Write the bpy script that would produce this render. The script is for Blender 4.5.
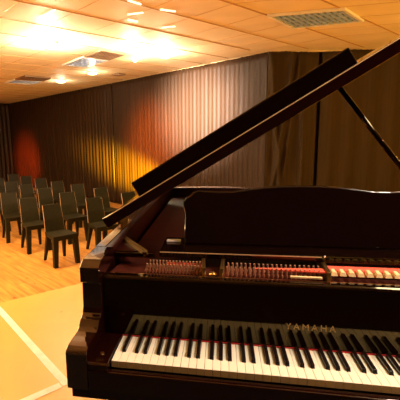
import bpy, bmesh, math, random
from mathutils import Vector, Matrix
for o in list(bpy.data.objects): bpy.data.objects.remove(o)
S = bpy.context.scene
COL = S.collection

# ------------------------------------------------------------------ camera
yaw, pitch, roll = .203, -.167, -.028
cy_, sy_, cp_, sp_, cr_, sr_ = math.cos(yaw), math.sin(yaw), math.cos(pitch), math.sin(pitch), math.cos(roll), math.sin(roll)
fw = Vector((-sy_*cp_, cy_*cp_, sp_)); r0 = Vector((cy_, sy_, 0)); u0 = r0.cross(fw)
rt = cr_*r0 + sr_*u0; up = -sr_*r0 + cr_*u0
cd = bpy.data.cameras.new('camera'); cam = bpy.data.objects.new('camera', cd); COL.objects.link(cam)
cam.matrix_world = Matrix(((rt.x, up.x, -fw.x, .324), (rt.y, up.y, -fw.y, -1.037), (rt.z, up.z, -fw.z, 1.413), (0, 0, 0, 1)))
cd.sensor_width = 36; cd.lens = 384.7/400*36; cd.shift_x = 58/400; cd.clip_start = .05
S.camera = cam

# ------------------------------------------------------------------ world, lights, exposure
w = bpy.data.worlds.new('world'); S.world = w; w.use_nodes = True
w.node_tree.nodes['Background'].inputs[0].default_value = (1, .7, .4, 1)
w.node_tree.nodes['Background'].inputs[1].default_value = .02
S.view_settings.view_transform = 'Standard'; S.view_settings.look = 'None'
S.view_settings.exposure = 0; S.view_settings.gamma = 1
def area(name, loc, size, sizey, power, color, target):
    l = bpy.data.lights.new(name, 'AREA'); l.shape = 'RECTANGLE'; l.size = size; l.size_y = sizey; l.energy = power; l.color = color
    o = bpy.data.objects.new(name, l); o.location = loc
    o.rotation_euler = (Vector(target)-Vector(loc)).to_track_quat('-Z', 'Y').to_euler(); COL.objects.link(o); return o
def spot(name, loc, target, power, color, deg, blend=.6, rad=.05):
    l = bpy.data.lights.new(name, 'SPOT'); l.energy = power; l.color = color; l.spot_size = math.radians(deg); l.spot_blend = blend; l.shadow_soft_size = rad
    o = bpy.data.objects.new(name, l); o.location = loc
    o.rotation_euler = (Vector(target)-Vector(loc)).to_track_quat('-Z', 'Y').to_euler(); COL.objects.link(o); return o
WARM = (1, .69, .30)
area('stage_ceiling_light', (-2.6, .9, 2.70), 1.6, 2.0, 105, WARM, (-2.6, .9, 0))
area('hall_ceiling_light', (-3.8, 2.8, 2.70), 2.4, 2.4, 230, WARM, (-3.8, 2.8, 0))
area('hall_rear_light', (-7.6, 6.6, 2.70), 2.4, 2.4, 120, WARM, (-7.6, 6.6, 0))
area('keyboard_light', (1.6, .2, 2.70), 1.0, .8, 92, (1, .86, .66), (.6, .1, .7))
area('right_ceiling_fill', (5.6, 3.0, 1.9), .5, 3.0, 190, (1, .54, .09), (2.6, 4.2, 2.75))  # unseen fill light, added to brighten the ceiling on the right
area('left_ceiling_fill', (-6.4, .5, 1.7), .5, 4.0, 300, (1, .62, .25), (-2.6, 3.6, 2.75))  # added out of view to lift the ceiling brightness on the left
spot('side_stage_spot', (-5.0, -1.6, 1.9), (-2.9, 5.2, .2), 260, (1, .62, .42), 40, .8, .05)
spot('white_stage_spot', (-3.4, .4, 2.45), (-.18, 6.98, 1.9), 60000, (1, .84, .74), 18.5, 1, .40)
spot('yellow_stage_spot', (.25, 5.35, -.2), (-1.6, 8.13, .45), 46000, (1, .64, .0), 19, 1, .15)
spot('orange_stage_spot', (-3.3, 3.6, 1.6), (-1.2, 7.85, 1.3), 8500, (1, .22, .03), 28, 1, .25)
spot('red_stage_spot', (-8.0, 8.0, .5), (-6.6, 12.0, .55), 3400, (1, .09, .01), 34, 1, .25)
spot('red_piano_spot', (2.9, -.6, 2.5), (.7, .3, .95), 270, (1, .50, .34), 34, .6, .05)

# ------------------------------------------------------------------ helpers
def mat(name, color, rough=.5, metal=0, coat=0, var=0, scale=8, bump=0, stretch=(1, 1, 1), spec=.5, sheen=0):
    m = bpy.data.materials.new(name); m.use_nodes = True; nt = m.node_tree; b = nt.nodes['Principled BSDF']
    b.inputs['Base Color'].default_value = (*color, 1); b.inputs['Roughness'].default_value = rough
    b.inputs['Metallic'].default_value = metal; b.inputs['Coat Weight'].default_value = coat; b.inputs['Coat Roughness'].default_value = .03
    b.inputs['Specular IOR Level'].default_value = spec; b.inputs['Sheen Weight'].default_value = sheen
    tc = nt.nodes.new('ShaderNodeTexCoord'); mp = nt.nodes.new('ShaderNodeMapping'); mp.inputs['Scale'].default_value = stretch
    nz = nt.nodes.new('ShaderNodeTexNoise'); nz.inputs['Scale'].default_value = scale; nz.inputs['Detail'].default_value = 4
    nt.links.new(tc.outputs['Object'], mp.inputs[0]); nt.links.new(mp.outputs[0], nz.inputs['Vector'])
    if var:
        rp = nt.nodes.new('ShaderNodeValToRGB')
        rp.color_ramp.elements[0].position = .3; rp.color_ramp.elements[1].position = .7
        rp.color_ramp.elements[0].color = (*[max(0, c*(1-var)) for c in color], 1)
        rp.color_ramp.elements[1].color = (*[min(1, c*(1+var)) for c in color], 1)
        nt.links.new(nz.outputs['Fac'], rp.inputs[0]); nt.links.new(rp.outputs[0], b.inputs['Base Color'])
    if bump:
        bp = nt.nodes.new('ShaderNodeBump'); bp.inputs['Strength'].default_value = bump; bp.inputs['Distance'].default_value = .01
        nt.links.new(nz.outputs['Fac'], bp.inputs['Height']); nt.links.new(bp.outputs[0], b.inputs['Normal'])
    return m
def emis(name, color, power):
    m = bpy.data.materials.new(name); m.use_nodes = True; b = m.node_tree.nodes['Principled BSDF']
    b.inputs['Base Color'].default_value = (*color, 1); b.inputs['Emission Color'].default_value = (*color, 1); b.inputs['Emission Strength'].default_value = power
    return m
M = {}
M['gloss'] = mat('black_polyester', (.009, .0015, .001), .05, coat=.5, var=.15, scale=3)
M['glossb'] = mat('black_lacquer', (.004, .0012, .0008), .05, coat=0)
M['redwood'] = mat('dark_mahogany', (.020, .0025, .0015), .35, spec=.25, var=.3, scale=6, stretch=(1, 1, 6))
M['desk'] = mat('desk_lacquer', (.006, .0015, .001), .12, coat=.8)
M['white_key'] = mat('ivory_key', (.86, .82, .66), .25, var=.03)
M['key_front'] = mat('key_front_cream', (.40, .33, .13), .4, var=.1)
M['black_key'] = mat('ebony_key', (.008, .005, .004), .22)
M['felt'] = mat('red_felt', (.35, .012, .01), .95, var=.2, scale=60)
M['redfelt'] = mat('string_felt', (.75, .10, .05), .9, var=.25, scale=60)
M['brass'] = mat('brass', (.75, .52, .20), .28, metal=1)
M['gold'] = mat('gold_plate', (.055, .009, .004), .6, metal=0, spec=.2, var=.2, scale=12)
M['steel'] = mat('steel_pin', (.50, .28, .17), .3, metal=.35)
M['chrome'] = mat('chrome', (.9, .88, .85), .18, metal=1)
M['edge'] = mat('edge_highlight_line', (.75, .55, .30), .35, metal=.4)
M['rimgloss'] = mat('polished_case', (.009, .0015, .001), .05, coat=1)
M['rimgloss'].node_tree.nodes['Principled BSDF'].inputs['IOR'].default_value = 1.8
M['edge2'] = mat('old_gold_line', (.22, .13, .04), .4, metal=.5)
M['creamwood'] = mat('cream_wood', (.75, .60, .30), .45, var=.15, scale=20)
M['chair'] = mat('chair_plastic', (.012, .009, .0025), .5, spec=.12, var=.25, scale=30, bump=.15)
M['sidelit'] = mat('sidelit_edge', (.30, .17, .10), .45, var=.3, scale=20)  # side light on the chair edges, put into the colour
M['tape'] = mat('white_tape', (.62, .62, .62), .6, var=.12, scale=14)
M['tan'] = mat('grid_metal', (.50, .30, .11), .6)
M['clip'] = mat('clip_enamel', (.9, .85, .7), .2)
M['whitemetal'] = mat('white_enamel', (.85, .85, .85), .35)
M['louvre'] = mat('louvre_aluminium', (.44, .62, 1.0), .3, metal=.1)
M['louvre_dark'] = mat('louvre_recess', (.09, .12, .15), .3)
M['vent_dark'] = mat('vent_recess', (.07, .04, .02), .7)
M['joint'] = mat('faint_tile_joint', (.62, .44, .22), .6)
M['vent'] = mat('vent_metal', (.22, .13, .07), .5)
M['lamp'] = emis('lamp_glow', (1, .85, .55), 12)
M['gridglint'] = emis('glint_glow', (1, .88, .62), 1.6)
M['lampbig'] = emis('lamp_glow_strong', (1, .9, .7), 60)
M['darkwall'] = mat('dark_wall_paint', (.022, .013, .008), .85, var=.15, scale=2)
M['riser'] = mat('stage_riser', (.20, .11, .04), .6)
M['batten'] = mat('batten_wood', (.65, .45, .22), .5)

def curtain_mat(name, color, rough):
    m = mat(name, color, rough, sheen=0, spec=.25); nt = m.node_tree; b = nt.nodes['Principled BSDF']
    tc = nt.nodes['Texture Coordinate']; mp = nt.nodes['Mapping']; mp.inputs['Scale'].default_value = (9, 9, .25)
    nz = nt.nodes['Noise Texture']; nz.inputs['Scale'].default_value = 4; nz.inputs['Detail'].default_value = 5
    rp = nt.nodes.new('ShaderNodeValToRGB'); rp.color_ramp.elements[0].position = .3; rp.color_ramp.elements[1].position = .75
    rp.color_ramp.elements[0].color = (*[c*.78 for c in color], 1); rp.color_ramp.elements[1].color = (*[c*1.25 for c in color], 1)
    nt.links.new(nz.outputs['Fac'], rp.inputs[0]); nt.links.new(rp.outputs[0], b.inputs['Base Color'])
    return m
M['curtain'] = curtain_mat('brown_satin_curtain', (.027, .011, .0025), .6)
M['curtain2'] = curtain_mat('brown_matt_curtain', (.036, .021, .006), .85)

def wood(name, base, dark, pw, ang, rough=.35, knots=True, contrast=.2):
    m = bpy.data.materials.new(name); m.use_nodes = True; nt = m.node_tree; b = nt.nodes['Principled BSDF']; N = nt.nodes.new; L = nt.links.new
    tc = N('ShaderNodeTexCoord'); mp = N('ShaderNodeMapping'); mp.inputs['Rotation'].default_value = (0, 0, ang)
    L(tc.outputs['Object'], mp.inputs[0])
    br = N('ShaderNodeTexBrick'); br.inputs['Scale'].default_value = 1; br.inputs['Brick Width'].default_value = 2.4; br.inputs['Row Height'].default_value = pw
    br.inputs['Mortar Size'].default_value = .003; br.inputs['Color1'].default_value = (*base, 1); br.inputs['Color2'].default_value = (*[c*(1-contrast) for c in base], 1)
    br.inputs['Mortar'].default_value = (*dark, 1); L(mp.outputs[0], br.inputs['Vector'])
    mp2 = N('ShaderNodeMapping'); mp2.inputs['Scale'].default_value = (1.2, 9, 1); L(mp.outputs[0], mp2.inputs[0])
    nz = N('ShaderNodeTexNoise'); nz.inputs['Scale'].default_value = 2.2; nz.inputs['Detail'].default_value = 6; L(mp2.outputs[0], nz.inputs['Vector'])
    rp = N('ShaderNodeValToRGB'); rp.color_ramp.elements[0].position = .32; rp.color_ramp.elements[1].position = .62
    rp.color_ramp.elements[0].color = (*dark, 1); rp.color_ramp.elements[1].color = (1, 1, 1, 1); L(nz.outputs['Fac'], rp.inputs[0])
    mx = N('ShaderNodeMix'); mx.data_type = 'RGBA'; mx.blend_type = 'MULTIPLY'; mx.inputs[0].default_value = .5
    L(br.outputs['Color'], mx.inputs[6]); L(rp.outputs[0], mx.inputs[7]); last = mx.outputs[2]
    if knots:
        mp3 = N('ShaderNodeMapping'); mp3.inputs['Scale'].default_value = (2.2, 5.5, 1); L(mp.outputs[0], mp3.inputs[0])
        vo = N('ShaderNodeTexVoronoi'); vo.inputs['Scale'].default_value = 1.6; L(mp3.outputs[0], vo.inputs['Vector'])
        r3 = N('ShaderNodeValToRGB'); r3.color_ramp.elements[0].position = .06; r3.color_ramp.elements[1].position = .14
        r3.color_ramp.elements[0].color = (.30, .12, .03, 1); r3.color_ramp.elements[1].color = (1, 1, 1, 1); L(vo.outputs['Distance'], r3.inputs[0])
        m2 = N('ShaderNodeMix'); m2.data_type = 'RGBA'; m2.blend_type = 'MULTIPLY'; m2.inputs[0].default_value = .8
        L(last, m2.inputs[6]); L(r3.outputs[0], m2.inputs[7]); last = m2.outputs[2]
    L(last, b.inputs['Base Color']); b.inputs['Roughness'].default_value = rough
    return m
GA = math.atan2(.609, .793)     # the hall grid: d1 = (.609,.793), d2 = (-.793,.609)
M['pine'] = wood('knotty_pine_boards', (.66, .30, .065), (.28, .10, .02), .14, GA)
M['ceil'] = mat('ceiling_tile_board', (.86, .74, .50), .62, var=.07, scale=1.3, stretch=(1, 2.5, 1))
M['stage'] = mat('yellow_stage_floor', (.64, .31, .045), .42, var=.06, scale=2.5)
M['glossb'].node_tree.nodes['Principled BSDF'].inputs['Specular Tint'].default_value = (1, .82, .42, 1)
# worn dots and flecks on the stage floor
nt = M['stage'].node_tree
tc = nt.nodes['Texture Coordinate']; vo = nt.nodes.new('ShaderNodeTexVoronoi'); vo.inputs['Scale'].default_value = 4.5
rp = nt.nodes.new('ShaderNodeValToRGB'); rp.color_ramp.elements[0].position = .035; rp.color_ramp.elements[1].position = .06
rp.color_ramp.elements[0].color = (.35, .22, .1, 1); rp.color_ramp.elements[1].color = (1, 1, 1, 1)
mx = nt.nodes.new('ShaderNodeMix'); mx.data_type = 'RGBA'; mx.blend_type = 'MULTIPLY'; mx.inputs[0].default_value = .6
nt.links.new(tc.outputs['Object'], vo.inputs['Vector']); nt.links.new(vo.outputs['Distance'], rp.inputs[0])
src = nt.nodes['Principled BSDF'].inputs['Base Color'].links[0].from_socket
nt.links.new(src, mx.inputs[6]); nt.links.new(rp.outputs[0], mx.inputs[7]); nt.links.new(mx.outputs[2], nt.nodes['Principled BSDF'].inputs['Base Color'])

def obj(name, bm, m, parent=None, smooth=False, bevel=0, seg=2):
    if bevel:
        es = [e for e in bm.edges if len(e.link_faces) == 2 and e.calc_face_angle(0) > .6]
        bmesh.ops.bevel(bm, geom=es, offset=bevel, segments=seg, affect='EDGES', profile=.5, clamp_overlap=True)
    bmesh.ops.recalc_face_normals(bm, faces=bm.faces)
    me = bpy.data.meshes.new(name); bm.to_mesh(me); bm.free()
    for mm in (m if isinstance(m, (list, tuple)) else [m]): me.materials.append(mm)
    if smooth:
        for p in me.polygons: p.use_smooth = True
    o = bpy.data.objects.new(name, me); COL.objects.link(o)
    if parent: o.parent = parent
    return o
def box(bm, x0, x1, y0, y1, z0, z1, T=None):
    vs = [bm.verts.new((x, y, z)) for z in (z0, z1) for x, y in ((x0, y0), (x1, y0), (x1, y1), (x0, y1))]
    for f in ((0, 3, 2, 1), (4, 5, 6, 7), (0, 1, 5, 4), (1, 2, 6, 5), (2, 3, 7, 6), (3, 0, 4, 7)): bm.faces.new([vs[i] for i in f])
    if T is not None: bmesh.ops.transform(bm, matrix=T, verts=vs)
    return vs
def B(*a, **k):
    bm = bmesh.new(); box(bm, *a, **k); return bm
def hexa(bm, bot, top):
    a = [bm.verts.new(p) for p in bot]; b = [bm.verts.new(p) for p in top]; n = len(a)
    bm.faces.new(a[::-1]); bm.faces.new(b)
    for i in range(n): bm.faces.new((a[i], a[(i+1) % n], b[(i+1) % n], b[i]))
def prism_xy(pts, z0, z1):
    bm = bmesh.new(); hexa(bm, [(x, y, z0) for x, y in pts], [(x, y, z1) for x, y in pts]); return bm
def prism_yz(pts, x0, x1):
    bm = bmesh.new(); hexa(bm, [(x0, y, z) for y, z in pts], [(x1, y, z) for y, z in pts]); return bm
def cyl(bm, p, q, r1, r2=None, n=16):
    p = Vector(p); q = Vector(q); r2 = r1 if r2 is None else r2; d = q-p
    T = Matrix.Translation((p+q)/2) @ d.to_track_quat('Z', 'Y').to_matrix().to_4x4()
    bmesh.ops.create_cone(bm, cap_ends=True, segments=n, radius1=r1, radius2=r2, depth=d.length, matrix=T)
def lathe(bm, prof, n=24, T=None):
    rings = []
    for r, z in prof: rings.append([bm.verts.new((r*math.cos(2*math.pi*i/n), r*math.sin(2*math.pi*i/n), z)) for i in range(n)])
    for a, b in zip(rings, rings[1:]):
        for i in range(n): bm.faces.new((a[i], a[(i+1) % n], b[(i+1) % n], b[i]))
    bm.faces.new(rings[0][::-1]); bm.faces.new(rings[-1])
    if T is not None: bmesh.ops.transform(bm, matrix=T, verts=[v for r in rings for v in r])
def tag(o, label, cat, group=None, kind=None):
    o['label'] = label; o['category'] = cat
    if group: o['group'] = group
    if kind: o['kind'] = kind
    return o
def empty(name, loc, label, cat, group=None, rz=0):
    o = bpy.data.objects.new(name, None); COL.objects.link(o); o.location = loc; o.rotation_euler = (0, 0, rz); o.empty_display_size = .1
    return tag(o, label, cat, group)
def struct(name, bm, m, label=None, **k):
    o = obj(name, bm, m, **k); o['kind'] = 'structure'
    if label: o['label'] = label; 
    return o
def G(n, e):                                   # hall-grid coordinates to world
    return (n*.793+e*.609, -n*.609+e*.793)
H = 2.75; FL = -.38

# ------------------------------------------------------------------ room shell
P = [G(-13.9, 5.56), (1.15, 6.10), (6.0, 7.18), (6.0, -4.5), (-7.0, -4.5), G(-13.9, -3.4)]
def wall(name, a, b, off=.10, t=.12, z0=FL, z1=H, m=None):
    a = Vector(a); b = Vector(b); d = (b-a).normalized(); n = Vector((-d.y, d.x))    # left-hand side of a->b is outside
    a2 = a+n*off-d*off; b2 = b+n*off+d*off
    bm = bmesh.new(); pts = [a2, b2, b2+n*t, a2+n*t]
    hexa(bm, [(p.x, p.y, z0) for p in pts], [(p.x, p.y, z1) for p in pts])
    return struct(name, bm, m or M['darkwall'])
wall('wall_back', P[0], P[1]); wall('wall_stage', P[1], P[2]); wall('wall_right', P[2], P[3], 0); wall('wall_front', P[3], P[4], 0); wall('wall_corner', P[4], P[5], 0); wall('wall_left', P[5], P[0], .1)
BIG = [G(-14.2, 6.0), (1.2, 6.45), (6.3, 7.6), (6.3, -4.8), (-7.2, -4.8), G(-14.3, -3.6)]
struct('floor', prism_xy(BIG[::-1], FL-.1, FL), M['pine'], 'orange knotty pine floorboards of the hall')
struct('ceiling', prism_xy(BIG[::-1], H+.002, H+.1), M['ceil'], 'warm lit ceiling of square tiles')
# raised stage, its far-left edge runs from E0 to E1
e0 = Vector((-1.557, 1.816)); ed = Vector((.72, .69)).normalized()
E0 = e0-ed*7.0; E1 = e0+ed*6.6
sp = [(E0.x, E0.y), (E0.x, -4.45), (5.95, -4.45), (5.95, E1.y-.1), (E1.x, E1.y)]
M['darksheet'] = mat('unseen_dark_floor', (.020, .012, .008), .95, var=.2, scale=40)
struct('floor_dark_sheet', prism_xy([(-2.2, -4.4), (5.9, -4.4), (5.9, .08), (-2.2, .08)], .001, .008), M['darksheet'])  # unseen dark sheet, added so the fallboard reflects dark
struct('floor_stage', prism_xy(sp, FL+.001, 0), [M['stage']], 'yellow stage floor with white tape lines')
n_ = Vector((-ed.y, ed.x))
bm = bmesh.new(); q = [E0+n_*.001, E1+n_*.001, E1+n_*.02, E0+n_*.02]
hexa(bm, [(p.x, p.y, FL+.002) for p in q], [(p.x, p.y, -.012) for p in q]); struct('trim_1', bm, M['riser'])

# tape lines on the stage
def strip(name, a, b, w_, z, m, label, cat, group):
    a = Vector(a); b = Vector(b); d = (b-a).normalized(); n = Vector((-d.y, d.x))*w_/2
    bm = bmesh.new(); q = [a-n, b-n, b+n, a+n]
    hexa(bm, [(p.x, p.y, z) for p in q], [(p.x, p.y, z+.0015) for p in q]); return tag(obj(name, bm, m), label, cat, group)
J = Vector((-.553, .862)); d1_ = Vector((-.747, .665)); d2_ = Vector((-.66, -.75)).normalized()
strip('floor_tape', J+d1_*-.02, J+d1_*1.75, .050, .001, M['tape'], 'long white tape line running up left across the yellow stage floor', 'tape', 'tape lines on the stage floor')
strip('floor_tape', J+d2_*.030-d1_*.0, J+d2_*1.6, .050, .0011, M['tape'], 'white tape line at the bottom left, leaving the picture beside the piano corner', 'tape', 'tape lines on the stage floor')

# ceiling grid (bars one mesh: the suspended ceiling's pattern)
bm = bmesh.new()
def gridbar(a, b, w_=.014, z=H-.006):
    a = Vector(a); b = Vector(b); d = (b-a).normalized(); n = Vector((-d.y, d.x))*w_/2
    q = [a-n, b-n, b+n, a+n]; hexa(bm, [(p.x, p.y, z) for p in q], [(p.x, p.y, H+.001) for p in q])
n0, n1 = -1.09, -1.725
for k in range(-3, 22):
    n = n0-.62*k if k > 0 else n0-.62*k
    if k == 1: n = n1
    emax = 5.40 if n < -3.0 else 5.40+(n+3.0)*.55*2
    lo = -2.5 if n > -3 else 0
    emax = min(max(emax, 5.40), 7.3) if n >= -3 else 5.40
    if n > -3:   # stop at the stage wall line
        for e in [x*.05 for x in range(90, 160)]:
            x, y = G(n, e)
            if y > 6.10+(x-1.15)*.2227-.12: break
        emax = e-.05
    if lo < emax and n > -12.8: gridbar(G(n, lo), G(n, emax), .017 if k in (0, 1) else .009)
struct('ceiling_grid', bm, M['tan'], 'thin brown joints between the ceiling tiles')
bm = bmesh.new()
for k in range(-3, 7):
    e = 1.78+.6*k
    if e < 5.4: gridbar(G(-13.6, e), G(n1, e), .005, H-.001)
    a = Vector(G(n1, e)); b = a+Vector((5.9-a.x, (5.9-a.x)*-.02))
    if k >= 0 and a.y < 5.6: gridbar(a, b, .007, H-.001)
struct('ceiling_grid', bm, M['joint'], 'faint cross joints between the ceiling tiles')
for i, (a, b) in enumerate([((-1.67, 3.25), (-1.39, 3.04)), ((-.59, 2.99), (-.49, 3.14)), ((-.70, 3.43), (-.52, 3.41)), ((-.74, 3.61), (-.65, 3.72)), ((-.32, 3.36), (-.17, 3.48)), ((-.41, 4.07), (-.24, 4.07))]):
    bm = bmesh.new(); gridbar(a, b, .014, H-.012); o = obj('ceiling_glint', bm, M['gridglint'])  # glints on the grid metal, imitated by glowing bars
    tag(o, ['light glint on the ceiling grid left of the brightest glare', 'light glint at the top edge of the ceiling right of the first glare', 'upper of the two short ceiling glints that meet at a corner', 'lower of the two short ceiling glints that meet at a corner',
            'short ceiling glint up right of the middle lamp', 'short ceiling glint just above the right glowing lamp'][i], 'ceiling glint', 'light glints on the ceiling grid')

# ------------------------------------------------------------------ curtains
def curtain(name, a, b, label, m, z0=None, z1=H-.01, period=.11, amp=.018, wob=.5, big=0, drift=0, sag=0, seed=1, folds=()):
    rnd = random.Random(seed); a = Vector(a); b = Vector(b); L = (b-a).length; d = (b-a)/L; n = Vector((d.y, -d.x))   # towards the room
    z0 = FL+.02 if z0 is None else z0
    nx = max(12, int(L/.022)); nz = 26; bm = bmesh.new(); ph = [rnd.uniform(0, 6.28) for _ in range(8)]
    front = []; back = []
    for j in range(nz+1):
        t = j/nz; row = []; rb = []
        for i in range(nx+1):
            s = L*i/nx; z = z0+(z1-z0)*t
            x = s+drift*(1-t)*math.sin(math.pi*i/nx)
            wv = math.sin(2*math.pi*s/period+ph[0]+1.3*math.sin(s*2.1+ph[1])+.5*(1-t)*math.sin(s*5+ph[2]))
            wv += wob*math.sin(2*math.pi*s/(period*2.7)+ph[3]+(1-t)*.8)
            off = amp*(1.15-.35*t)*wv + big*math.sin(2*math.pi*s/(period*6.1)+ph[4]+.7*(1-t))
            for (fs, ft, gs, gt, fw_, fd) in folds:       # a crease running from (s,t) to (s,t)
                if min(ft, gt)-.05 <= t <= max(ft, gt)+.05:
                    c = fs+(gs-fs)*(t-ft)/((gt-ft) or 1e-6)
                    edge = min(1, (t-min(ft, gt)+.05)/.1, (max(ft, gt)+.05-t)/.1)
                    off += fd*edge*math.exp(-((s-c)/fw_)**2)
            zz = z - (sag*t**6*(.5+.5*math.sin(s*4.3+ph[5])) if sag else 0) - (.010*t**8*(rnd.random()))
            p = a+d*x+n*(off+.05)
            row.append(bm.verts.new((p.x, p.y, zz))); p2 = p-n*.006; rb.append(bm.verts.new((p2.x, p2.y, zz)))
        front.append(row); back.append(rb)
    for j in range(nz):
        for i in range(nx):
            bm.faces.new((front[j][i], front[j][i+1], front[j+1][i+1], front[j+1][i]))
            bm.faces.new((back[j][i+1], back[j][i], back[j+1][i], back[j+1][i+1]))
    for j in range(nz):
        bm.faces.new((front[j][0], front[j+1][0], back[j+1][0], back[j][0])); bm.faces.new((front[j+1][nx], front[j][nx], back[j][nx], back[j+1][nx]))
    for i in range(nx):
        bm.faces.new((front[nz][i], front[nz][i+1], back[nz][i+1], back[nz][i])); bm.faces.new((front[0][i+1], front[0][i], back[0][i], back[0][i+1]))
    return tag(obj(name, bm, m, smooth=True), label, 'curtain', 'brown curtains covering the walls')
cA = Vector(P[0]); cK = Vector(P[1]); dA = (cK-cA).normalized(); LA = (cK-cA).length
def onA(u):  return cA+dA*u
s1 = LA-4.45     # seam seen left of the yellow glow
curtain('curtain', P[5] and tuple(Vector(P[0])+Vector((-.609, -.793))*5.5), tuple(Vector(P[0])+Vector((-.609, -.793))*.06), 'brown curtain on the far left wall at the left edge of the picture', M['curtain'], period=.16, seed=3)
curtain('curtain', onA(.02), onA(s1-.02), 'long brown pleated curtain behind the chairs, with the red glow at its left', M['curtain'], period=.15, amp=.010, seed=5)
curtain('curtain', onA(s1+.02), onA(LA-.02), 'brown satin curtain with the white and yellow light pools', M['curtain'], period=.105, amp=.0055, wob=.6, seed=8)
cB = Vector(P[2]); dB = (cB-cK).normalized()
curtain('curtain', cK-dB*.06, cK+dB*.81, 'brown wrinkled curtain directly right of the kink in the wall', M['curtain2'], period=.33, amp=.018, wob=.4, big=.012, seed=11, sag=.03,
        folds=((.04, .98, .30, .05, .03, .09), (.42, .98, .12, .25, .03, .08), (.55, .99, .30, .30, .03, .07), (.62, .8, .60, .0, .04, .06)))
curtain('curtain', cK+dB*.865, cK+dB*4.7, 'brown curtain hanging behind the lid prop at the right edge of the picture', M['curtain2'], period=.42, amp=.022, wob=.5, big=.014, seed=14, sag=.03)
# dark timber battens that carry the curtain tops
for i, (a, b, nm) in enumerate([(onA(0), onA(LA), 'trim_2'), (cK, cK+dB*4.6, 'trim_3')]):
    d = (Vector(b)-Vector(a)).normalized(); n = Vector((d.y, -d.x)); a = Vector(a)+d*.02; b = Vector(b)
    bm = bmesh.new(); q = [a+n*.0, b+n*.0, b+n*.018, a+n*.018]
    hexa(bm, [(p.x, p.y, H-.03) for p in q], [(p.x, p.y, H-.001) for p in q]); struct(nm, bm, M['batten'])

# ------------------------------------------------------------------ ceiling fixtures
def quad_fixture(name, c, label, cat, group, cross, along, cellmat, framemat, backmat, slat, partname):
    """c: four corners in order a,b,c,d on the ceiling; louvre bars between them"""
    c = [Vector(p) for p in c]; cen = sum(c, Vector((0, 0)))/4
    t = empty(name, (cen.x, cen.y, H), label, cat, group)
    loc = [p-cen for p in c]
    def uv(u, v): 
        p = (loc[0]*(1-u)+loc[1]*u)*(1-v)+(loc[3]*(1-u)+loc[2]*u)*v; return p
    def bar(bm, u0_, v0_, u1_, v1_, z0, z1):
        q = [uv(u0_, v0_), uv(u1_, v0_), uv(u1_, v1_), uv(u0_, v1_)]
        hexa(bm, [(p.x, p.y, z0) for p in q], [(p.x, p.y, z1) for p in q])
    bm = bmesh.new(); bar(bm, .03, .03, .97, .97, -.008, -.003); obj('backing', bm, backmat, t)
    f = .045; bm = bmesh.new()
    for r in ((0, 0, 1, f), (0, 1-f, 1, 1), (0, f, f, 1-f), (1-f, f, 1, 1-f)): bar(bm, *r, -.030, -.001)
    obj('frame', bm, framemat, t)
    bm = bmesh.new()
    for k in range(1, cross): u = k/cross; bar(bm, u-slat, f, u+slat, 1-f, -.026, -.010)
    for k in range(1, along): v = k/along; bar(bm, f, v-slat*1.3, 1-f, v+slat*1.3, -.027, -.009)
    obj(partname, bm, cellmat, t); return t
quad_fixture('ceiling_light', [(.84, 3.89), (1.67, 3.885), (2.06, 4.48), (1.235, 4.565)], 'large square louvred ceiling light at the top right above the piano lid', 'ceiling light', 'louvred ceiling lights', 12, 4, M['louvre'], M['whitemetal'], M['louvre_dark'], .018, 'louvre')
quad_fixture('ceiling_light', [(-2.55, 5.96), (-1.93, 5.39), (-1.63, 5.83), (-2.23, 6.31)], 'louvred ceiling light in the middle of the ceiling, left of a brown vent', 'ceiling light', 'louvred ceiling lights', 6, 6, M['louvre'], M['whitemetal'], M['louvre_dark'], .016, 'louvre')
quad_fixture('ceiling_vent', [(-1.91, 5.37), (-1.50, 5.00), (-1.22, 5.42), (-1.61, 5.80)], 'brown ceiling vent beside the middle louvred light', 'ceiling vent', 'brown ceiling vents', 2, 9, M['vent'], M['vent'], M['vent_dark'], .02, 'grille')
quad_fixture('ceiling_light', [(-4.71, 7.64), (-4.25, 7.26), (-3.80, 7.76), (-4.16, 8.07)], 'louvred ceiling light at the far left of the ceiling', 'ceiling light', 'louvred ceiling lights', 6, 6, M['louvre'], M['whitemetal'], M['louvre_dark'], .016, 'louvre')
quad_fixture('ceiling_vent', [(-4.23, 7.25), (-3.78, 6.87), (-3.43, 7.40), (-3.78, 7.74)], 'brown ceiling vent beside the far left louvred light', 'ceiling vent', 'brown ceiling vents', 2, 9, M['vent'], M['vent'], M['vent_dark'], .02, 'grille')
quad_fixture('ceiling_vent', [(-2.02, 7.42), (-1.84, 7.30), (-1.72, 7.50), (-1.90, 7.62)], 'tiny brown ceiling vent right of the small round downlights', 'ceiling vent', 'brown ceiling vents', 2, 4, M['vent'], M['vent'], M['vent_dark'], .03, 'grille')
def downlight(x, y, r, label, group, m, power, drop=0):
    t = empty('downlight', (x, y, H), label, 'downlight', group)
    bm = bmesh.new(); lathe(bm, [(r*1.0, -.022-drop), (r*1.12, -.016), (r*1.2, -.001), (r*.2, -.001)], 24); obj('trim_ring', bm, M['whitemetal'], t, smooth=True)
    bm = bmesh.new(); lathe(bm, [(r*.25, -.050-drop), (r*.75, -.044-drop), (r*1.02, -.028-drop), (r*.98, -.018-drop)], 24); obj('bulb', bm, m, t, smooth=True)
    l = bpy.data.lights.new('bulb_light', 'POINT'); l.energy = power*4.2; l.color = (1, .72, .36); l.shadow_soft_size = .06
    o = bpy.data.objects.new('bulb_light', l); o.location = (x, y, H-.14-drop); l.color = (1, .82, .54); COL.objects.link(o)
downlight(-3.41, 7.92, .10, 'small round downlight right of the far left vent, left of the two', 'small round downlights', M['lamp'], 3)
downlight(-2.32, 7.02, .095, 'small round downlight below the middle louvred light, right of the two', 'small round downlights', M['lamp'], 3)
downlight(-2.05, 4.35, .10, 'glaring lamp on the ceiling at the upper left, largest glow', 'glaring ceiling lamps', M['lampbig'], 34, .03)
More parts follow.
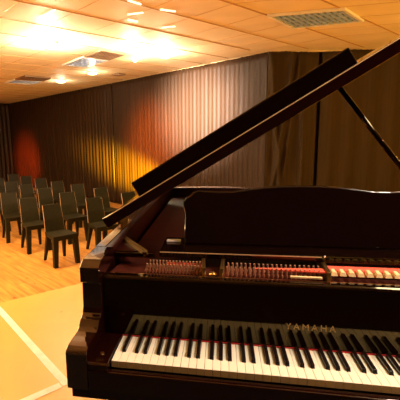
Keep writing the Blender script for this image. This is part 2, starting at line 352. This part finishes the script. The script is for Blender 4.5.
downlight(-1.01, 5.03, .07, 'glaring ceiling lamp left of the pair in the middle', 'glaring ceiling lamps', M['lampbig'], 12, .03)
downlight(-.59, 5.64, .07, 'glaring ceiling lamp right of the pair in the middle', 'glaring ceiling lamps', M['lampbig'], 12, .03)
downlight(-1.17, 5.96, .04, 'faint small ceiling lamp just below the glaring pair', 'glaring ceiling lamps', M['lamp'], 1)

# ------------------------------------------------------------------ chairs
def make_chair():
    """local +y is where the sitter faces"""
    t = empty('stacking_chair', (0, 0, 0), '', 'chair')
    sh = .445
    bm = bmesh.new(); hexa(bm, [(-.150, -.18, sh-.018), (.150, -.18, sh-.018), (.190, .195, sh-.022), (-.190, .195, sh-.022)], [(-.150, -.18, sh-.004), (.150, -.18, sh-.004), (.190, .195, sh), (-.190, .195, sh)])
    obj('seat', bm, M['chair'], t, bevel=.006)
    bm = bmesh.new()
    ya, yb, yc = -.205, -.232, -.285
    for (w0, z0, y0, w1, z1, y1) in ((.150, sh-.02, ya, .146, .62, yb), (.146, .62, yb, .138, .825, yc)):
        hexa(bm, [(-w0, y0, z0), (w0, y0, z0), (w0, y0+.026, z0), (-w0, y0+.026, z0)], [(-w1, y1, z1), (w1, y1, z1), (w1, y1+.024, z1), (-w1, y1+.024, z1)])
    bmesh.ops.remove_doubles(bm, verts=bm.verts, dist=.003)
    dbl = [f for f in bm.faces if all(abs(v.co.z-.62) < 1e-4 for v in f.verts)]; bmesh.ops.delete(bm, geom=dbl, context='FACES_ONLY')
    obj('backrest', bm, M['chair'], t, bevel=.006)
    for s_ in (-1, 1):      # side light painted as pale strips up both sides of the backrest
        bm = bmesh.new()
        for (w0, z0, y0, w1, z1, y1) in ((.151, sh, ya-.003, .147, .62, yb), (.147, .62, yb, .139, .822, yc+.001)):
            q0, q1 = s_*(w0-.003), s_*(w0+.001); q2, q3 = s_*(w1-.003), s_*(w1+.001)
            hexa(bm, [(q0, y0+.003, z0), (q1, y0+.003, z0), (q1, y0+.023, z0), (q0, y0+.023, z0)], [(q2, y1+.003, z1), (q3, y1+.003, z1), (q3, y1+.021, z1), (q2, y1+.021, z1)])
        obj('edge_highlight', bm, M['sidelit'], t)
    bm = bmesh.new()      # apron under the seat
    box(bm, -.165, .165, .160, .180, sh-.07, sh-.02); box(bm, -.135, .135, -.175, -.155, sh-.07, sh-.02)
    for s_ in (-1, 1): hexa(bm, [(s_*.128, -.16, sh-.065), (s_*.146, -.16, sh-.065), (s_*.176, .165, sh-.065), (s_*.158, .165, sh-.065)], [(s_*.128, -.16, sh-.02), (s_*.146, -.16, sh-.02), (s_*.176, .165, sh-.02), (s_*.158, .165, sh-.02)])
    obj('apron', bm, M['chair'], t)
    for sx in (-1, 1):
        bm = bmesh.new(); x = sx*.147; y = .150; w0, w1 = .038, .029      # front leg, broad and square
        hexa(bm, [(x+sx*.022-w1, y+.012-w1, 0), (x+sx*.022+w1, y+.012-w1, 0), (x+sx*.022+w1, y+.012+w1, 0), (x+sx*.022-w1, y+.012+w1, 0)],
             [(x-w0, y-w0, sh-.02), (x+w0, y-w0, sh-.02), (x+w0, y+w0, sh-.02), (x-w0, y+w0, sh-.02)])
        obj('leg', bm, M['chair'], t, bevel=.005)
        bm = bmesh.new(); x = sx*.115; w0, w1 = .032, .017      # rear leg, splayed backwards
        hexa(bm, [(x+sx*.04-w1, -.265-w1, 0), (x+sx*.04+w1, -.265-w1, 0), (x+sx*.04+w1, -.265+w1, 0), (x+sx*.04-w1, -.265+w1, 0)],
             [(x-w0, -.155-w0, sh-.02), (x+w0, -.155-w0, sh-.02), (x+w0, -.155+w0, sh-.02), (x-w0, -.155+w0, sh-.02)])
        obj('leg', bm, M['chair'], t, bevel=.004)
    return t
def copy_tree(o, parent=None):
    c = o.copy(); COL.objects.link(c)
    if parent: c.parent = parent
    for ch in list(o.children): copy_tree(ch, c)
    return c
chair0 = make_chair(); used = False
CH = {(0, 0): 'dark green chair nearest the piano, front of all the rows', (1, 0): 'dark chair just left of the nearest chair, second in the front line', (2, 0): 'chair at the left edge with a reddish lit backrest and orange reflections',
      (3, 0): 'chair cut off by the left edge, behind the reddish lit one', (0, 1): 'dark chair right behind the nearest chair, touching the piano corner in the view', (1, 1): 'dark green chair whose back rises between the two front right chairs',
      (2, 1): 'brown lit chair in the middle line, third from the right', (3, 1): 'dark chair in the middle line, seen above the second front chair', (4, 1): 'chair back at the left edge in the middle line, above the reddish lit chair',
      (5, 1): 'chair in the middle line cut off by the left edge, farthest of that line', (0, 2): 'chair by the curtain whose back shows above the piano lid corner', (1, 2): 'dark chair in the back line with a bright yellow edge, left of the lid corner',
      (2, 2): 'brown chair in the back line, third from the right', (3, 2): 'dim brown chair in the back line, fourth from the right', (4, 2): 'barely visible chair in the back line, fifth from the right',
      (5, 2): 'dark chair in the back line in front of the red glow', (6, 2): 'farthest chair at the left end of the back line'}
for (i, j), lab in CH.items():
    fx, fy = .715, -.699                                        # facing direction
    # the near top corner of each backrest stands on this grid
    px, py = -2.22-.685*i+.44*j, 4.09+.56*i+.6*j
    rx, ry = fy, -fx                                              # sitter's right hand is local +x
    cx = px+.285*fx - .138*rx; cy = py+.285*fy - .138*ry
    rnd = random.Random(i*7+j); rz = math.atan2(fy, fx)-math.pi/2+rnd.uniform(-.04, .04)
    o = copy_tree(chair0) if used else chair0; used = True
    o.location = (cx, cy, FL+.001); o.rotation_euler = (0, 0, rz); o['label'] = lab; o['group'] = 'chairs set out in the audience'

# ------------------------------------------------------------------ grand piano
PN = empty('grand_piano', (.6125, .5, 0), 'glossy black grand piano with open lid standing on the yellow stage', 'piano')
PN_OFF = Matrix.Translation((-.6125, -.5, 0))
def pp(name, bm, m, parent=None, **k):
    """a piano part modelled in world coordinates"""
    bmesh.ops.transform(bm, matrix=PN_OFF, verts=bm.verts)
    return obj(name, bm, m, parent or PN, **k)
def smooth_outline(pts, n=6):
    out = []
    for i in range(len(pts)-1):
        p0 = Vector(pts[max(i-1, 0)]); p1 = Vector(pts[i]); p2 = Vector(pts[i+1]); p3 = Vector(pts[min(i+2, len(pts)-1)])
        for k in range(n):
            t = k/n; out.append(.5*((2*p1)+(p2-p0)*t+(2*p0-5*p1+4*p2-p3)*t*t+(-p0+3*p1-3*p2+p3)*t**3))
    out.append(Vector(pts[-1])); return out
XL, XR = -.136, 1.361
outer = [(XL, .30), (XL, .9), (XL, 1.5), (XL, 1.78), (-.115, 1.90), (-.04, 1.955), (.10, 1.97), (.26, 1.968), (.42, 1.95), (.53, 1.90), (.61, 1.79), (.68, 1.62), (.77, 1.45), (.90, 1.30), (1.06, 1.17), (1.20, 1.03), (1.30, .86), (1.35, .66), (XR, .48), (XR, .30)]
OUT = smooth_outline(outer)
def offset(pl, d):
    o = []
    for i, p in enumerate(pl):
        a = pl[max(i-1, 0)]; b = pl[min(i+1, len(pl)-1)]; t = (b-a).normalized(); o.append(p+Vector((t.y, -t.x))*d)
    return o
def band(o, i, z0, z1, zi=None):
    bm = bmesh.new(); ov = [[bm.verts.new((p.x, p.y, z)) for p in pl] for pl, z in ((o, z0), (o, z1), (i, z1), (i, z0))]
    for k in range(4):
        A, Bq = ov[k], ov[(k+1) % 4]
        for j in range(len(A)-1): bm.faces.new((A[j], A[j+1], Bq[j+1], Bq[j]))
    bm.faces.new([r[0] for r in ov]); bm.faces.new([r[-1] for r in ov][::-1]); return bm
IN = offset(OUT, .040); IN2 = offset(OUT, .070)
RT = 1.005
pp('rim', band(OUT, IN, .66, RT), M['rimgloss'], bevel=.002)
pp('inner_rim', band(offset(OUT, .041), IN2, .70, RT-.001), M['redwood'], smooth=False)
# soundboard and iron plate
inner_poly = [(p.x, p.y) for p in offset(OUT, .072)]
pp('soundboard', prism_xy(inner_poly, .865, .875), M['gold'])
plate = [(p.x, p.y) for p in offset(OUT, .10)]
bm = prism_xy([(-.06, .20)]+plate[2:-2]+[(1.285, .20)], .925, .935)
pp('iron_plate', bm, M['gold'])
for x0, x1, y1 in ((.272, .20, 1.7), (.330, .42, 1.75), (.662, .72, 1.40), (.98, 1.0, 1.1)):
    bm = bmesh.new(); w0 = .006; hexa(bm, [(x0-w0, .205, .935), (x0+w0, .205, .935), (x1+w0*2, y1, .935), (x1-w0*2, y1, .935)], [(x0-w0, .205, .972), (x0+w0, .205, .972), (x1+w0, y1, .985), (x1-w0, y1, .985)])
    pp('plate_strut', bm, M['brass'], bevel=.002)
# tuning pins in three rows, coil round each
random.seed(4)
def pin(x, y, lean):
    bm = bmesh.new(); cyl(bm, (x, y, .933), (x+lean, y-.006, .970), .0030, n=8); cyl(bm, (x, y, .940), (x+lean*.3, y-.002, .948), .0048, n=8)
    return bm
xs = [.070+.0118*k for k in range(17)]
for r, y in enumerate((.235, .275)):
    for x in xs: pp('tuning_pin', pin(x+.004*r, y, .006), M['steel'], smooth=False)
xs = [.352+.0145*k for k in range(21)]
for r, y in enumerate((.235, .275)):
    for x in xs: pp('tuning_pin', pin(x+.005*r, y, -.004), M['steel'])
bm = bmesh.new(); box(bm, .13, .262, .300, .312, .935, .950); pp('string_felt', bm, M['redfelt'])
bm = bmesh.new(); hexa(bm, [(.44, .232, .962), (.655, .222, .962), (.655, .258, .962), (.44, .242, .962)], [(.44, .232, .966), (.655, .222, .966), (.655, .258, .966), (.44, .242, .966)]); pp('string_felt', bm, M['redfelt'])
pp('string_felt', B(.675, 1.28, .262, .305, .938, .962), M['redfelt'], bevel=.004)
for k in range(12):
    x = .672+.026*k; bm = bmesh.new(); hexa(bm, [(x, .222, .955), (x+.020, .222, .955), (x+.017, .255, .955), (x+.004, .255, .955)], [(x+.004, .226, .966), (x+.017, .226, .966), (x+.015, .252, .969), (x+.006, .252, .969)])
    pp('string_guide', bm, M['creamwood'])
pp('name_rail', B(.545, .640, .196, .206, .951, .957), M['creamwood'], bevel=.001)
bm = bmesh.new(); bmesh.ops.create_uvsphere(bm, u_segments=16, v_segments=10, radius=.014, matrix=Matrix.Translation((.300, .232, .940)) @ Matrix.Diagonal((1, 1, .6, 1))); pp('plate_bolt', bm, M['brass'], smooth=True)

# arms: profile in (y,z)
arm = [(-.036, .652), (-.036, .768), (-.030, .777), (-.014, .783), (.010, .784), (.040, .784), (.066, .786), (.084, .794), (.096, .806), (.100, .812), (.112, .815), (.124, .822), (.132, .84), (.136, .925), (.126, .929), (.118, .935), (.118, .985), (.130, .992), (.146, 1.001), (.150, RT), (.298, RT), (.298, .652)]
for x0, x1 in ((XL+.003, -.066), (1.291, XR-.003)):
    pp('arm', prism_yz(arm, x0, x1), M['rimgloss'], bevel=.0025)
# inner cheek shelf between rim and music desk
for x0, x1 in ((-.066, .09), (1.135, 1.291)): pp('cheek_shelf', B(x0, x1, .30, .312, .966, .984), M['glossb'], bevel=.002)
bm = bmesh.new(); hexa(bm, [(-.064, .315, .965), (.03, .315, .965), (-.055, .47, .965), (-.064, .47, .965)], [(-.064, .315, .988), (.03, .315, .988), (-.055, .47, .988), (-.064, .47, .988)]); pp('corner_gusset', bm, M['redwood'], bevel=.002)
def bar_between(a, b, w_, z0, z1, z0b=None, z1b=None):
    a = Vector(a); b = Vector(b); d = (b-a).normalized(); n = Vector((-d.y, d.x))*w_/2; q = [a-n, b-n, b+n, a+n]; bm = bmesh.new()
    zz0 = [z0, z0 if z0b is None else z0b]; zz1 = [z1, z1 if z1b is None else z1b]
    hexa(bm, [(q[i].x, q[i].y, zz0[0 if i in (0, 3) else 1]) for i in range(4)], [(q[i].x, q[i].y, zz1[0 if i in (0, 3) else 1]) for i in range(4)]); return bm
pp('gusset_trim', bar_between((-.080, .475), (.048, .285), .0025, .985, 1.000), M['edge2'], bevel=.0005)
pp('gusset_trim', bar_between((-.062, .475), (.066, .285), .0025, .985, 1.000), M['edge2'], bevel=.0005)
pp('gusset_trim', bar_between((-.071, .475), (.057, .285), .014, .975, .992), M['glossb'], bevel=.001)

# key bed, key slip, key blocks
pp('key_bed', B(XL+.010, XR-.010, -.020, .62, .612, .655), M['gloss'], bevel=.003)
pp('key_slip', B(-.064, 1.289, -.036, -.014, .655, .718), M['gloss'], bevel=.004)
for x0, x1, s in ((-.0655, -.003, 1), (1.228, 1.2905, -1)):
    kb = prism_yz([(-.034, .718), (-.034, .737), (-.028, .742), (.150, .742), (.150, .718)], x0, x1)
    k_ = pp('key_block', kb, M['gloss'], bevel=.002)
    for sx, sy in ((.5*(x0+x1), .022),):
        bm = bmesh.new(); cyl(bm, (sx, sy, .7415), (sx, sy, .745), .006, n=16); o = pp('screw', bm, M['brass'], parent=k_)
pp('key_rail', B(-.064, 1.289, -.012, .15, .657, .700), M['black_key'])
# white and black keys
KW = .0235; names = 'ABCDEFG'; blk = {'C': 21.2-.5, 'D': 49.3-47/2-.0, }
def blackx():
    r = []
    for o in range(-1, 7):
        c = .047+.1645*o
        for nm, off in (('C', .0212), ('D', .0493), ('F', .0905), ('G', .1175), ('A', .1445)):
            x = c+off
            if .02 < x < 1.20: r.append(x)
    return r
BX = blackx()
for k in range(52):
    x0 = k*KW+.0006; x1 = (k+1)*KW-.0006
    cl = [b for b in BX if x0-.009 < b < x1+.009]; a0, a1 = x0, x1
    for b in cl:
        if b < (x0+x1)/2: a0 = max(a0, b+.0070)
        else: a1 = min(a1, b-.0070)
    pts = [(x0, 0), (x1, 0), (x1, .0505), (a1, .0505), (a1, .1495), (a0, .1495), (a0, .0505), (x0, .0505)]
    P2 = []
    for p in pts:
        if not P2 or (Vector(p)-Vector(P2[-1])).length > 1e-5: P2.append(p)
    bm = prism_xy(P2, .714, .735); bm.faces.ensure_lookup_table()
    es = [e for e in bm.edges if all(abs(v.co.z-.735) < 1e-5 for v in e.verts)]
    bmesh.ops.bevel(bm, geom=es, offset=.0006, segments=1, affect='EDGES')
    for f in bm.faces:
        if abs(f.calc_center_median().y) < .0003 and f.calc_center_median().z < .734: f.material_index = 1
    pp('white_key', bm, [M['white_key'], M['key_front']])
for x in BX:
    bm = bmesh.new(); h = .0115
    hexa(bm, [(x-.0064, .0510, .7305), (x+.0064, .0510, .7305), (x+.0064, .1495, .7305), (x-.0064, .1495, .7305)], [(x-.0054, .0550, .735+h-.001), (x+.0054, .0550, .735+h-.001), (x+.0054, .1495, .735+h), (x-.0054, .1495, .735+h)])
    pp('black_key', bm, M['black_key'], bevel=.0012)
pp('key_felt', B(-.002, 1.227, .1497,   .1548, .70, .7372), M['felt'])
# fallboard
fb = [(.155, .7395), (.155, .938), (.158, .944), (.164, .947), (.188, .947), (.194, .943), (.194, .7395)]
FB = pp('fallboard', prism_yz(fb, -.064, 1.289), M['glossb'], bevel=.001)
pp('fallboard_hinge', B(-.045, 1.27, .1945, .1975, .936, .9445), M['brass'])
# maker's name in brass letters
cu = bpy.data.curves.new('maker_name', 'FONT'); cu.body = 'YAMAHA'; cu.size = .0285; cu.extrude = .0004; cu.align_x = 'CENTER'; cu.space_character = 1.42; cu.resolution_u = 3
to = bpy.data.objects.new('maker_name', cu); COL.objects.link(to)
dg = bpy.context.evaluated_depsgraph_get(); me = bpy.data.meshes.new_from_object(to.evaluated_get(dg)); bpy.data.objects.remove(to)
me.transform(PN_OFF @ Matrix.Translation((.602, .1545, .799)) @ Matrix.Rotation(math.pi/2, 4, 'X')); me.materials.clear(); M['letters'] = mat('aged_brass', (.50, .34, .12), .45, metal=.6); me.materials.append(M['letters'])
to = bpy.data.objects.new('maker_name', me); COL.objects.link(to); to.parent = FB

# music desk tray and desk
pp('music_desk_tray', B(.107, 1.118, .300, .50, .972, .993), M['glossb'], bevel=.003)
DX0, DX1 = .190, 1.035
half = [(.190, .994), (.190, 1.06), (.193, 1.105), (.186, 1.135), (.186, 1.158), (.196, 1.172), (.212, 1.180), (.224, 1.192), (.240, 1.199), (.270, 1.197), (.32, 1.194), (.37, 1.195), (.43, 1.203), (.49, 1.211), (.55, 1.2145), (.6125, 1.2155)]
prof = half+[(1.225-x, z) for x, z in half[-2::-1]]
prof = [(x, z) for x, z in prof]
def lean(bm_):
    for v in bm_.verts: v.co.y += (v.co.z-.994)*.12
bm = bmesh.new(); hexa(bm, [(x, .405, z) for x, z in prof], [(x, .425, z) for x, z in prof]); lean(bm); DK = pp('music_desk', bm, M['desk'], bevel=.005, seg=3)
pp('desk_hinge', B(.118, .172, .425, .447, .9935, 1.001), M['whitemetal'], bevel=.001)
pp('desk_hinge', B(1.06, 1.11, .425, .447, .9935, 1.001), M['whitemetal'], bevel=.001)
for x in (.67, .905):
    bm = bmesh.new(); bmesh.ops.create_uvsphere(bm, u_segments=12, v_segments=8, radius=.004, matrix=Matrix.Translation((x, .3, .993))); pp('tray_stud', bm, M['chrome'], smooth=True)
pp('tray_edge_highlight', B(.11, .66, .2975, .2998, .9895, .9925), M['edge'])  # gloss highlight on the tray front, built as a pale strip

# lid, opened about the spine
AL = math.radians(30.9)
LT = Matrix.Translation((XL+.004, 0, 1.050)) @ Matrix.Rotation(-AL, 4, 'Y')
def lidp(name, bm, m, **k):
    bmesh.ops.transform(bm, matrix=LT, verts=bm.verts); return pp(name, bm, m, **k)
lo = offset([p for p in OUT if p.y > .46], -.012)
pts = [(p.x-XL+.008, p.y) for p in lo]; pts = [(pts[0][0], .445)]+pts+[(pts[-1][0], .445)]
LID = lidp('lid', prism_xy(pts, 0, .028), M['gloss'], bevel=.004)
lidp('lid_edge_moulding', B(.0, 1.50, .433, .446, -.010, .034), M['gloss'], bevel=.004)
lidp('lid_edge_highlight', B(.02, 1.50, .430, .434, .029, .033), M['edge'], bevel=.001)  # highlight on the polished lid edge, modelled as a pale bar
lidp('lid_flap', B(.180, 1.085, .450, .86, .0285, .096), M['glossb'], bevel=.005)
# lid prop
T0 = LT @ Vector((1.085, .77, -.002)); b0 = Vector((1.300, .86, .99))
bm = bmesh.new(); cyl(bm, b0, T0, .013, .010, n=16); pp('lid_prop', bm, M['glossb'], smooth=True)
bm = bmesh.new(); cyl(bm, b0+Vector((0, 0, -.02)), b0+Vector((0, 0, .014)), .022, n=16); pp('prop_socket', bm, M['brass'])
# spine hinges
for y in (.75, 1.55): pp('lid_hinge', B(XL-.006, XL+.006, y-.05, y+.05, RT-.001, RT+.046), M['brass'])

# legs and pedals
def leg(x, y):
    bm = bmesh.new(); prof = [(.030, .075), (.034, .10), (.045, .14), (.055, .50), (.062, .56), (.075, .58), (.078, .613)]
    lathe(bm, prof, 20, Matrix.Translation((x, y, 0))); l = pp('leg', bm, M['gloss'], smooth=True)
    bm = bmesh.new(); cyl(bm, (x-.013, y, .032), (x+.013, y, .032), .032, n=20); cyl(bm, (x, y, .03), (x, y, .08), .016, n=12); pp('caster', bm, M['brass'], parent=l)
leg(.0, .16); leg(1.225, .16)
bm = bmesh.new(); cyl(bm, (.18, 1.72, .08), (.18, 1.72, .66), .036, .06, n=20); l = pp('leg', bm, M['gloss'], smooth=True)
bm = bmesh.new(); cyl(bm, (.167, 1.72, .032), (.193, 1.72, .032), .032, n=20); cyl(bm, (.18, 1.72, .03), (.18, 1.72, .085), .016, n=12); pp('caster', bm, M['brass'], parent=l)
pp('bottom_frame', B(-.06, 1.28, .62, .72, .64, .70), M['gloss'])
bm = bmesh.new(); box(bm, .36, .40, .28, .32, .16, .615)
bm2 = B(.50, .53, .30, .34, .17, .613); pp('lyre_post', bm2, M['gloss'], bevel=.004); bm.free()
pp('lyre_post', B(.695, .725, .30, .34, .17, .613), M['gloss'], bevel=.004)
pp('lyre_box', B(.47, .755, .25, .37, .09, .17), M['gloss'], bevel=.006)
for x in (.54, .6125, .685):
    bm = bmesh.new(); hexa(bm, [(x-.010, .255, .10), (x+.010, .255, .10), (x+.016, .15, .07), (x-.016, .15, .07)], [(x-.010, .255, .112), (x+.010, .255, .112), (x+.016, .15, .082), (x-.016, .15, .082)]); pp('pedal', bm, M['brass'], bevel=.003)
